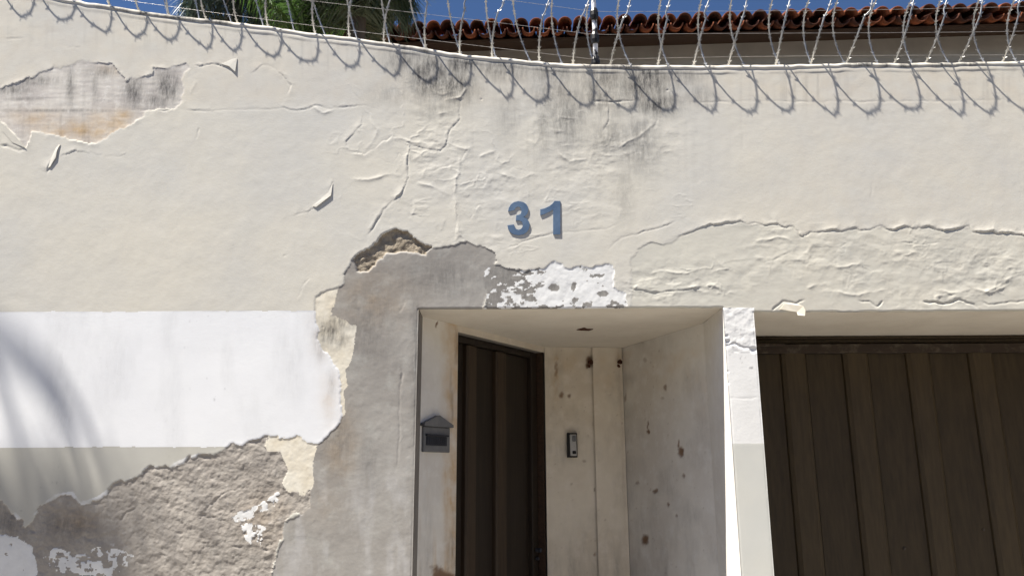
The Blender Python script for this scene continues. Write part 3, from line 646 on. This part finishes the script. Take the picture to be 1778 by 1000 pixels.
flake([(398,116),(409,126),(412,102),(402,104),(385,112)], [.006,.008,.003,.002,.003], 'cream', .0015)
flake([(46,258),(28,238),(10,220),(0,212),(4,228),(22,248)], [.006,.005,.004,.003,.002,.003], 'cream', .0015)

# ------------------------------------------------------------------ house number
D3 = [(.02,.70),(.04,.80),(.10,.90),(.19,.97),(.32,1.0),(.46,.975),(.56,.91),(.61,.82),(.615,.73),(.585,.63),(.53,.57),(.47,.535),(.56,.49),(.63,.41),(.655,.30),(.63,.18),(.57,.09),(.47,.025),(.34,0),(.20,.02),(.09,.085),(.025,.18),(0,.29),(.195,.315),(.215,.235),(.26,.18),(.33,.16),(.40,.185),(.44,.235),(.455,.305),(.435,.38),(.38,.425),(.31,.435),(.245,.425),(.265,.59),(.33,.595),(.39,.63),(.415,.70),(.405,.77),(.37,.82),(.315,.84),(.26,.82),(.225,.78),(.21,.735)]
D1 = [(.385,0),(.60,0),(.60,1.0),(.43,1.0),(.37,.92),(.27,.84),(.13,.775),(0,.745),(0,.57),(.14,.61),(.27,.67),(.385,.745)]
def digit(D, x0, ybot, h, lab):
    bm = bmesh.new(); vs_ = []
    for x, y in D:
        p = onY(x0+x*h, ybot-y*h, 0); vs_.append(bm.verts.new((p.x, -.0058, p.z)))
    f = bm.faces.new(vs_)
    r = bmesh.ops.extrude_face_region(bm, geom=[f]); ev = [e for e in r['geom'] if isinstance(e, bmesh.types.BMVert)]
    bmesh.ops.translate(bm, verts=ev, vec=(0, .0085, 0)); bmesh.ops.triangulate(bm, faces=bm.faces[:])
    return tag(link('house_number_digit', bm_mesh('house_number_digit', bm), MT['blue']), lab, 'number', 'house number digits')
digit(D3, 881, 409, 59, 'round bellied slate blue number three, left of the two house numerals')
digit(D1, 938, 407.5, 58, 'straight slate blue number one, right of the two house numerals')

# ------------------------------------------------------------------ entrance door
door = thing('entrance_door', 'dark brown ribbed metal door set askew in the entrance niche', 'door')
def slab(name, s0, s1, z0, z1, off0, off1, mat, parent, bev=.004, org=A0, d=dA, n=nA):
    bm = bmesh.new(); add_box(bm, org+d*((s0+s1)/2)+n*((off0+off1)/2)+EZ*((z0+z1)/2), d, n, EZ, (s1-s0)/2, (off1-off0)/2, (z1-z0)/2, bev)
    return link(name, bm_mesh(name, bm), MT[mat], parent)
sx = lambda px: sA(px, 760)[0]
cuts = [sD0+.03, sx(820), sx(838), sx(872), sx(890), sD1-.10]
for a, b in ((sD0+.004, sD0+.028),): slab('door_frame', a, b, 0, ZD-.004, -.10, -.05, 'doorbrown', door)
slab('door_frame', sD1-.10, sD1-.02, 0, ZD-.004, -.10, -.05, 'doorbrown', door)
slab('door_frame', sD0+.03, sD1-.102, ZD-.05, ZD-.005, -.10, -.052, 'doorbrown', door)
for i in range(5):
    ribp = i % 2 == 1
    slab('rib' if ribp else 'panel', cuts[i]+.001, cuts[i+1]-.001, .02, ZD-.052, -.11, -.045 if ribp else -.082, 'doorrib' if ribp else 'doorbrown', door, .012 if ribp else .004)
hl = sA(938, 960)
bm = bmesh.new(); c = A0+dA*(sD1-.06)-nA*.045+EZ*onA(938, 955).z
add_tube(bm, [c, c+nA*.04], .016, 10); add_tube(bm, [c-EZ*.06, c-EZ*.06+nA*.02], .012, 10)
link('door_lock', bm_mesh('door_lock', bm), MT['boxdark'], door)

# ------------------------------------------------------------------ garage door
YG = .86
gar = thing('garage_door', 'wide dark brown ribbed metal garage door right of the pillar', 'garage door')
gx = lambda px: onY(px, 622, YG).x
edges = [gx(1354), gx(1399), gx(1461), gx(1507), gx(1571), gx(1614), gx(1679), gx(1724)]
while edges[-1] < GXR-.3: edges += [edges[-1]+.265, edges[-1]+.265+.18]
e = [PXR+.02]+edges
e = [x for x in e if x < GXR-.05]+[GXR-.02]
zb = onY(1500, 614, YG).z
for i in range(len(e)-1):
    ribp = i % 2 == 1; a, b = e[i]+.001, e[i+1]-.001
    bm = bmesh.new()
    if ribp:
        pr_ = [(a-.004, YG+.03), (a+.006, YG-.012), (a+.030, YG-.030), (b-.030, YG-.030), (b-.006, YG-.012), (b+.004, YG+.03)]
    else:
        pr_ = [(a, YG+.032), (a, YG), (b, YG), (b, YG+.032)]
    n = len(pr_); v0 = [bm.verts.new((x, y, .02)) for x, y in pr_]; v1 = [bm.verts.new((x, y, zb)) for x, y in pr_]
    bm.faces.new(v0[::-1]); bm.faces.new(v1)
    for k in range(n): bm.faces.new((v0[k], v0[(k+1) % n], v1[(k+1) % n], v1[k]))
    link('rib' if ribp else 'panel', bm_mesh('rib' if ribp else 'panel', bm), MT['brown2' if ribp else 'brown'], gar)
z1_ = onY(1500, 598, YG).z
box('top_rail', (PXR+.01, YG-.036, zb+.002), (GXR-.01, YG+.03, z1_), MT['track'], gar)
box('track', (PXR+.01, YG-.005, z1_+.008), (GXR-.01, YG+.035, ZG-.024), MT['brown'], gar)
box('upper_rail', (PXR+.01, YG-.012, ZG-.022), (GXR-.01, YG+.03, ZG-.004), MT['brown'], gar)
zz = onY(1340, 599, YG-.05).z
box('hinge_plate', (PXR+.012, YG-.060, zz-.009), (onY(1363, 599, YG-.05).x, YG-.038, zz+.010), MT['track'], gar)
for px, py in ((1708, 919), (1570, 952)):
    bm = bmesh.new(); p = onY(px, py, YG); p.y = YG-.0; add_tube(bm, [p+EY*.01, p-EY*.008], .009, 8); link('bolt', bm_mesh('bolt', bm), MT['track'], gar)

# ------------------------------------------------------------------ letterbox
mb = thing('letterbox', 'grey house shaped letterbox on the plaster strip beside the entrance door', 'mailbox')
def Aq(px, py, off): p = onA(px, py); return p+nA*off
s0m, zt_ = sA(732, 738); s1m, _ = sA(778, 742); _, zb_ = sA(755, 785); _, zp_ = sA(744, 720)
s0m = max(.035, s0m)-.02
slab('box_front', s0m, s1m, zb_, zt_-.005, .0, .018, 'boxgrey', mb)
bm = bmesh.new(); sm_ = (s0m+s1m)/2
for off in (.0, .034):
    pass
vs0 = [A0+dA*s+nA*o_+EZ*z for o_ in (0, .036) for s, z in ((s0m-.015, zt_-.004), (s1m+.012, zt_-.004), (s1m+.012, zt_+.012), (sm_, zp_), (s0m-.015, zt_+.012))]
bv = [bm.verts.new(p) for p in vs0]
bm.faces.new(bv[:5][::-1]); bm.faces.new(bv[5:])
for k in range(5): bm.faces.new((bv[k], bv[(k+1) % 5], bv[5+(k+1) % 5], bv[5+k]))
rf = link('gable_roof', bm_mesh('gable_roof', bm), MT['boxgrey'], mb)
w_ = s1m-s0m
slab('mail_flap', s0m+w_*.08, s1m-w_*.14, zb_+.04, zb_+(zt_-zb_)*.60, .0185, .023, 'boxdark', mb, .002)
for k in range(9):
    a = s0m+w_*.10+k*(w_*.74/9); slab('louvre', a, a+w_*.03, zb_+.05, zb_+(zt_-zb_)*.56, .0235, .0255, 'boxdark', mb, 0)
slab('flap_hood', s0m+w_*.05, s1m-w_*.11, zb_+(zt_-zb_)*.61, zb_+(zt_-zb_)*.67, .0185, .034, 'boxdark', mb, .002)

# ------------------------------------------------------------------ intercom
YB = E2.y
ic_ = thing('intercom', 'small black and silver door intercom on the niche back wall', 'intercom')
a = onY(984, 751, YB-.02); b = onY(1003, 794, YB-.02)
box('backplate', (a.x, YB-.022, b.z), (b.x, YB+.004, a.z), MT['black'], ic_)
box('face', (a.x+.022, YB-.030, b.z+.012), (b.x-.006, YB-.0225, a.z-.012), MT['silver'], ic_)
wI = b.x-a.x; hI = a.z-b.z
box('speaker', (a.x+wI*.52, YB-.034, a.z-hI*.36), (b.x-.012, YB-.0305, a.z-hI*.12), MT['boxgrey'], ic_)
box('call_button', (a.x+wI*.50, YB-.036, b.z+hI*.14), (b.x-.012, YB-.0305, b.z+hI*.27), MT['black'], ic_)

# rusty fixings at the head of the pilaster
for (px, py, lab) in ((1026, 627, 'rusty broken fixing near the niche ceiling, above the intercom'), (1077, 627, 'rusty broken fixing at the pilaster edge, right of the other one')):
    p = onY(px, py, YB-.01); random.seed(px); bm = bmesh.new()
    add_tube(bm, [(p.x, YB+.02, p.z), (p.x, YB-.012, p.z-.004), (p.x+.006, YB-.03, p.z-.02)], [.020, .017, .008], 7)
    add_tube(bm, [(p.x-.012, YB+.01, p.z-.035), (p.x-.014, YB-.012, p.z-.04)], [.014, .008], 6)
    for v_ in bm.verts: v_.co += Vector([random.uniform(-.004, .004) for _ in range(3)])
    tag(link('wall_fixing', bm_mesh('wall_fixing', bm), MT['rust']), lab, 'fixing', 'rusty fixings in the niche')

# ------------------------------------------------------------------ razor wire coil along the wall head
T = SUN.z/-SUN.y; K = SUN.x/SUN.y
RC = .36
bott = [42,113,175,238,297,361,417,484,544,616,684,753,817,891,955,1029,1094,1166,1238,1311,1381,1455,1524,1593,1664,1726]
bz_y = {}
lx = []
for px in bott:
    X = onY(px, 100+max(0, min(1, px/1000))*80, 0).x; lx.append(X)
yc_f = lambda x: float(np.interp(x, [-3.2, -1, .5, 3.4], [.250, .243, .230, .221]))
ctr = [X-K*(RC-yc_f(X)) for X in lx]
st = (ctr[-1]-ctr[0])/(len(ctr)-1)
ctr = [ctr[0]-st*k for k in range(6, 0, -1)]+ctr+[ctr[-1]+st*k for k in range(1, 8)]
coil = thing('razor_wire_coil', 'galvanised razor wire coil running along the sloping wall head', 'razor wire')
ph0 = RAD(101); NS = 64
def coil_pt(u_):
    """u_ in turns; turn i has its foremost point at ctr[i]; x runs backwards along the turn"""
    i = int(math.floor(u_)); fr = u_-i
    i = max(0, min(len(ctr)-2, i)); X = ctr[i]+(ctr[i+1]-ctr[i])*fr
    ph = ph0-2*math.pi*fr
    yc = yc_f(X+.1); rr = RC*(1+.008*math.sin(i*2.3+ph)); zt_c = float(ztop(X))
    sway = .008*math.sin(i*1.7)
    return Vector((X+.075*math.sin(ph)*math.cos(ph)+.02*math.sin(ph)*math.sin(i*.9)+.03*math.cos(ph)*math.sin(i*2.1), yc-rr*math.sin(ph)+sway*math.cos(ph), zt_c+.004+RC+rr*math.cos(ph))), ph
for i in range(len(ctr)-1):
    bm = bmesh.new(); rings = []; pts = [coil_pt(i-.25+k/NS) if i > 0 else coil_pt(max(0, i-.25+k/NS)) for k in range(NS+1)]
    for k, (p, ph) in enumerate(pts):
        rad = Vector((0, -math.sin(ph), math.cos(ph)))
        rings.append([bm.verts.new(p+EX*(.0050*math.cos(a_))+rad*(.0024*math.sin(a_))) for a_ in [j*math.pi/3 for j in range(6)]])
    for a_, b_ in zip(rings, rings[1:]):
        for j in range(6): bm.faces.new((a_[j], a_[(j+1) % 6], b_[(j+1) % 6], b_[j]))
    o = link('wire_loop', bm_mesh('wire_loop', bm, True), MT['galv'], coil)
    bm = bmesh.new()
    for k in range(1, NS-1, 2):
        p, ph = pts[k]; q, _ = pts[k+1]; t_ = (q-p).normalized(); rad = Vector((0, -math.sin(ph), math.cos(ph)))
        for sgn in (-1, 1):
            for dr_ in (-1, 1):
                base = p+EX*(sgn*.004); tip = p+EX*(sgn*.014)+t_*(dr_*.018)+rad*(dr_*sgn*.005)
                tri = [base-t_*.005+t_*dr_*.004, base+t_*.005+t_*dr_*.004, tip]
                f_ = [bm.verts.new(x+rad*.0008) for x in tri]; g_ = [bm.verts.new(x-rad*.0008) for x in tri]
                bm.faces.new(f_); bm.faces.new(g_[::-1])
                for j in range(3): bm.faces.new((f_[j], g_[j], g_[(j+1) % 3], f_[(j+1) % 3]))
    me = bm_mesh('barbs', bm); ob = link('barbs', me, MT['galv'], o); ob['kind'] = 'stuff'

# ------------------------------------------------------------------ electric fence
YF = .135
pp = onY(1034, 112, YF)
post = thing('fence_post', 'mottled black and white steel post rising from the wall head', 'post')
bm = bmesh.new(); zb0 = float(ztop(pp.x))-.12
ang = [(pp.x, zb0), (pp.x+.004, zb0+.4), (pp.x-.002, zb0+.8), (pp.x, zb0+1.15)]
add_tube(bm, [(x, YF, z) for x, z in ang], .017, 10)
link('rod', bm_mesh('rod', bm, True), MT['postwhite'], post)
for hz in (.20, .38, .56, .74, .92):
    bm = bmesh.new(); add_tube(bm, [(pp.x, YF-.01, zb0+hz-.04), (pp.x, YF-.01, zb0+hz-.015), (pp.x, YF-.01, zb0+hz+.015), (pp.x, YF-.01, zb0+hz+.04)], [.022, .030, .030, .022], 10)
    link('insulator', bm_mesh('insulator', bm), MT['black'], post)
for k, hz in enumerate((.20, .38, .56, .74, .92)):
    bm = bmesh.new(); pts = []
    for x in np.linspace(-4.6, 6.5, 90):
        xx = float(x); zz_ = float(ztop(xx)) if xx < pp.x else float(ztop(pp.x))+.012*(xx-pp.x)
        if xx < pp.x: zz_ = float(ztop(pp.x))+(pp.x-xx)*.148
        pts.append((xx, YF-.033, zz_-.12+hz+.012*math.sin(xx*1.1+k)))
    add_tube(bm, pts, .0011, 5)
    w5 = ['lowest', 'second lowest', 'middle', 'second highest', 'topmost'][k]
    tag(link('fence_wire', bm_mesh('fence_wire', bm, True), MT['thin']), f'thin steel fence wire strung through the razor coil, {w5} of five', 'wire', 'electric fence wires')

# ------------------------------------------------------------------ house behind the wall
hs = thing('house', 'grey rendered house with clay tiled eave behind the wall', 'house')
ZE = 7.5
Lp = onZ(700, 56, ZE); Rp = onZ(1778, 22, ZE); ed = (Rp-Lp); ed.z = 0; ed.normalize(); ebk = Vector((-ed.y, ed.x, 0))
sl = RAD(20); sd_ = (ebk*math.cos(sl)+EZ*math.sin(sl)).normalized(); sup = ed.cross(sd_).normalized()
E0 = Lp-ed*.9; NT = 54; PT = .203
roof = bpy.data.objects.new('roof', None); COL.objects.link(roof); roof.parent = hs
def tile_mesh(name, r0, r1, Lt, convex):
    n = 8; v = []; f = []
    for layer in (0, .014):
        for (r, l) in ((r0, 0), ((r0+r1)/2, Lt*.5), (r1, Lt)):
            for k in range(n+1):
                a_ = math.pi*k/n; rr = r-layer
                v.append(((rr*math.cos(a_)), l, rr*math.sin(a_)*(1 if convex else -1)))
    c_ = n+1; o2 = 3*c_
    for row in range(2):
        for k in range(n):
            f.append((row*c_+k, row*c_+k+1, (row+1)*c_+k+1, (row+1)*c_+k)); f.append((o2+row*c_+k, o2+(row+1)*c_+k, o2+(row+1)*c_+k+1, o2+row*c_+k+1))
    for k in range(n):
        f.append((k, o2+k, o2+k+1, k+1)); f.append((2*c_+k, 2*c_+k+1, o2+2*c_+k+1, o2+2*c_+k))
    for row in range(2):
        f.append((row*c_, (row+1)*c_, o2+(row+1)*c_, o2+row*c_)); f.append((row*c_+n, o2+row*c_+n, o2+(row+1)*c_+n, (row+1)*c_+n))
    me = mesh_from(name, v, f, True); return me
cov = [tile_mesh('cover_tile', .098, .082, .52, True), tile_mesh('cover_tile', .098, .082, .52, True)]
cha = [tile_mesh('channel_tile', .088, .100, .52, False), tile_mesh('channel_tile', .088, .100, .52, False)]
for i_, m_ in enumerate((MT['tile'], MT['tiledark'])): cov[i_].materials.append(m_); cha[i_].materials.append(m_)
random.seed(4)
BM = Matrix((( ed.x, sd_.x, sup.x), (ed.y, sd_.y, sup.y), (ed.z, sd_.z, sup.z)))
for row in range(2):
    for i in range(NT):
        for kind in (0, 1):
            me = (cov if kind else cha)[random.random() < .55]
            o = bpy.data.objects.new('cover_tile' if kind else 'channel_tile', me); COL.objects.link(o); o.parent = roof
            p = E0+ed*(i*PT+(PT/2 if kind else 0)+random.uniform(-.008, .008))+sd_*(row*.42+random.uniform(-.025, .02)+(.0 if kind else -.015))+sup*(row*.02+(.045 if kind else 0)+random.uniform(-.006, .006))
            R3 = BM @ Matrix.Rotation(random.uniform(-.03, .03), 3, 'Z') @ Matrix.Rotation(random.uniform(-.03, .03), 3, 'Y')
            o.matrix_local = Matrix.Translation(p) @ R3.to_4x4()
LT = NT*PT
def hbox(name, s0, s1, b0, b1, z0, z1, mat, parent):
    bm = bmesh.new(); add_box(bm, E0+ed*((s0+s1)/2)+ebk*((b0+b1)/2)+EZ*((z0+z1)/2-E0.z), ed, ebk, EZ, (s1-s0)/2, (b1-b0)/2, (z1-z0)/2)
    return link(name, bm_mesh(name, bm), MT[mat], parent)
# roof deck above and behind the visible courses
bm = bmesh.new(); c0 = E0+sd_*.86+sup*.03
add_box(bm, c0+ed*LT/2+sd_*1.8, ed, sd_, sup, LT/2, 1.8, .05); link('roof_slope', bm_mesh('roof_slope', bm), MT['tiledark'], roof)
bm = bmesh.new(); add_box(bm, E0+ed*LT/2+sd_*.62-sup*.13, ed, sd_, sup, LT/2, .50, .016); link('eave_shade_board', bm_mesh('eave_shade_board', bm), MT['wood'], roof)  # board kept dark to stand for the black shadow line under the tiles
hbox('wall', .3, LT-.2, .78, 4.2, -.16, ZE+.16, 'house', hs)
hbox('plinth_band', .28, LT-.18, .75, 4.22, ZE-.62, ZE-.50, 'house', hs)

# ------------------------------------------------------------------ palms behind the wall
def frond_mesh(L, droop, nl, ll, wl, seed, mat_i=0, up0=.6):
    rnd = random.Random(seed); bm = bmesh.new(); pts = []; p = Vector((0, 0, 0)); ang = up0
    N = 14
    for i in range(N+1):
        pts.append(p.copy()); p = p+Vector((math.cos(ang), 0, math.sin(ang)))*(L/N); ang -= droop/N*(1+i/N)
    add_tube(bm, pts, [.018*(1-i/(N+2))+.003 for i in range(N+1)], 5)
    for i in range(nl):
        t = .12+.88*(i+.5)/nl; k = t*N; a = int(min(N-1, k)); q = pts[a].lerp(pts[a+1], k-a); tg = (pts[a+1]-pts[a]).normalized()
        ln = ll*(math.sin(math.pi*min(1, .18+t*.82))**.6)*rnd.uniform(.8, 1.1)
        for sg in (-1, 1):
            d = (tg*rnd.uniform(.35, .6)+Vector((0, sg, 0))*rnd.uniform(.75, 1)+Vector((0, 0, rnd.uniform(-.25, .25)))).normalized()
            sg_n = d.cross(Vector((0, 0, 1))).normalized(); p0 = q; w_ = wl
            prev = None
            for j in range(4):
                f = j/3; c = p0+d*(ln*f)-Vector((0, 0, 1))*(ln*.55*f*f); ww = w_*(1-f)**.7*(.5 if j == 0 else 1)+.0008
                cur = (bm.verts.new(c+sg_n*ww), bm.verts.new(c-sg_n*ww))
                if prev: bm.faces.new((prev[0], prev[1], cur[1], cur[0]))
                prev = cur
    me = bpy.data.meshes.new('frond'); bm.to_mesh(me); bm.free(); return me
def palm(x, y, zc, nf, L, droop, ll, wl, mat, lab, seed, up0=(.2, 1.1), trunk=.11):
    rnd = random.Random(seed); r = thing('palm_tree', lab, 'palm', 'palms behind the wall'); r.location = (x, y, -.16)
    bm = bmesh.new(); lean = rnd.uniform(-.2, .2)
    add_tube(bm, [(lean*t*t, 0, t*(zc+.16)) for t in [i/10 for i in range(11)]], [trunk*(1.25-.4*i/10)*(1+.04*(i % 2)) for i in range(11)], 12)
    link('trunk', bm_mesh('trunk', bm, True), MT['bark'], r)
    ms = [frond_mesh(L*rnd.uniform(.85, 1.1), droop*rnd.uniform(.8, 1.2), 40, ll, wl, seed*10+j, up0=rnd.uniform(*up0)) for j in range(6)]
    for m_ in ms: m_.materials.append(MT[mat])
    for j in range(nf):
        o = bpy.data.objects.new('frond', ms[j % 6]); COL.objects.link(o); o.parent = r
        o.location = (lean, 0, zc+.16+rnd.uniform(-.15, .1))
        o.rotation_euler = (rnd.uniform(-.2, .2), rnd.uniform(-.45, .35), j*2.39996+rnd.uniform(-.2, .2))
def palm_at(px, py, Y, *a, **k):
    p = onY(px, py, Y); palm(p.x, Y, p.z, *a, **k)
palm_at(425, -40, 3.6, 24, 1.05, 2.3, .42, .009, 'leafblue', 'grey green feathery palm, leftmost of those behind the wall', 3, up0=(-.3, .9))
palm_at(522, 85, 3.1, 15, 1.25, .6, .42, .010, 'leafgreen', 'fresh green upright palm between the two darker palms', 5, up0=(1.05, 1.45), trunk=.08)
palm_at(625, -45, 3.0, 34, 1.0, 2.5, .50, .008, 'leafmix', 'dark drooping palm beside the tiled eave', 9, up0=(-.3, .9))
palm_at(520, -20, 5.6, 34, 1.5, 2.3, .60, .016, 'leafdark', 'dark palm standing furthest back, behind the fresh green one', 12, up0=(-.5, 1.0))

# ------------------------------------------------------------------ street tree whose limbs shade the wall at lower left
tree = thing('street_tree', 'street tree out of frame whose bare arching limbs shade the lower left wall', 'tree')
tx, ty = -8.0, -1.6
bm = bmesh.new(); add_tube(bm, [(tx, ty, -.16), (tx+.05, ty+.02, 2.2), (tx+.1, ty+.02, 5), (tx+.2, ty+.02, 7.6), (tx+.4, ty, 9.5)], [.2, .16, .14, .11, .09], 12)
link('trunk', bm_mesh('trunk', bm, True), MT['bark'], tree)
hub = Vector((tx+.4, ty, 9.5))
def limb(pxs, tdist, r0, r1):
    pts = []
    for (x, y) in pxs:
        q = onY(x, y, 0); pts.append(q+Vector((-K, -1, T))*(tdist+.75))
    mid = hub.lerp(pts[0], .5)+EZ*.25
    seq = [hub, mid]+pts; n = len(seq); r0 *= .62; r1 *= .8
    bm = bmesh.new(); add_tube(bm, seq, [r0+(r1-r0)*i/(n-1) for i in range(n)], 8); return link('limb', bm_mesh('limb', bm, True), MT['bark'], tree)
limb([(-60,540),(0,592),(40,630),(75,670),(105,715),(130,765),(145,820),(160,900)], .95, .05, .02)
limb([(-60,540),(20,600),(75,640),(115,680),(150,735),(175,790),(195,850),(205,930)], 1.15, .05, .018)
limb([(-80,560),(-30,610),(0,650),(20,700),(30,760),(28,830),(20,930)], 1.25, .045, .018)
limb([(-90,700),(-40,760),(0,820),(30,880),(50,960)], 1.0, .05, .02)
limb([(-90,780),(-20,830),(50,870),(100,930),(130,1000)], 1.4, .05, .02)
limb([(-90,830),(0,900),(60,940),(150,960),(210,1000)], 1.5, .05, .02)
bm = bmesh.new(); rnd = random.Random(2)
for k in range(520):
    q = onY(rnd.gauss(70, 75), rnd.gauss(960, 55), 0)+Vector((-K, -1, T))*rnd.uniform(1.7, 2.4)
    a = Vector((rnd.uniform(-1, 1), rnd.uniform(-1, 1), rnd.uniform(-.6, .6))).normalized(); b = a.orthogonal().normalized()
    s_ = rnd.uniform(.02, .04); vv_ = [bm.verts.new(q+a*s_*1.6), bm.verts.new(q+b*s_*.6), bm.verts.new(q-a*s_*1.6), bm.verts.new(q-b*s_*.6)]; bm.faces.new(vv_)
me = bpy.data.meshes.new('foliage'); bm.to_mesh(me); bm.free(); link('foliage', me, MT['leafdark'], tree)
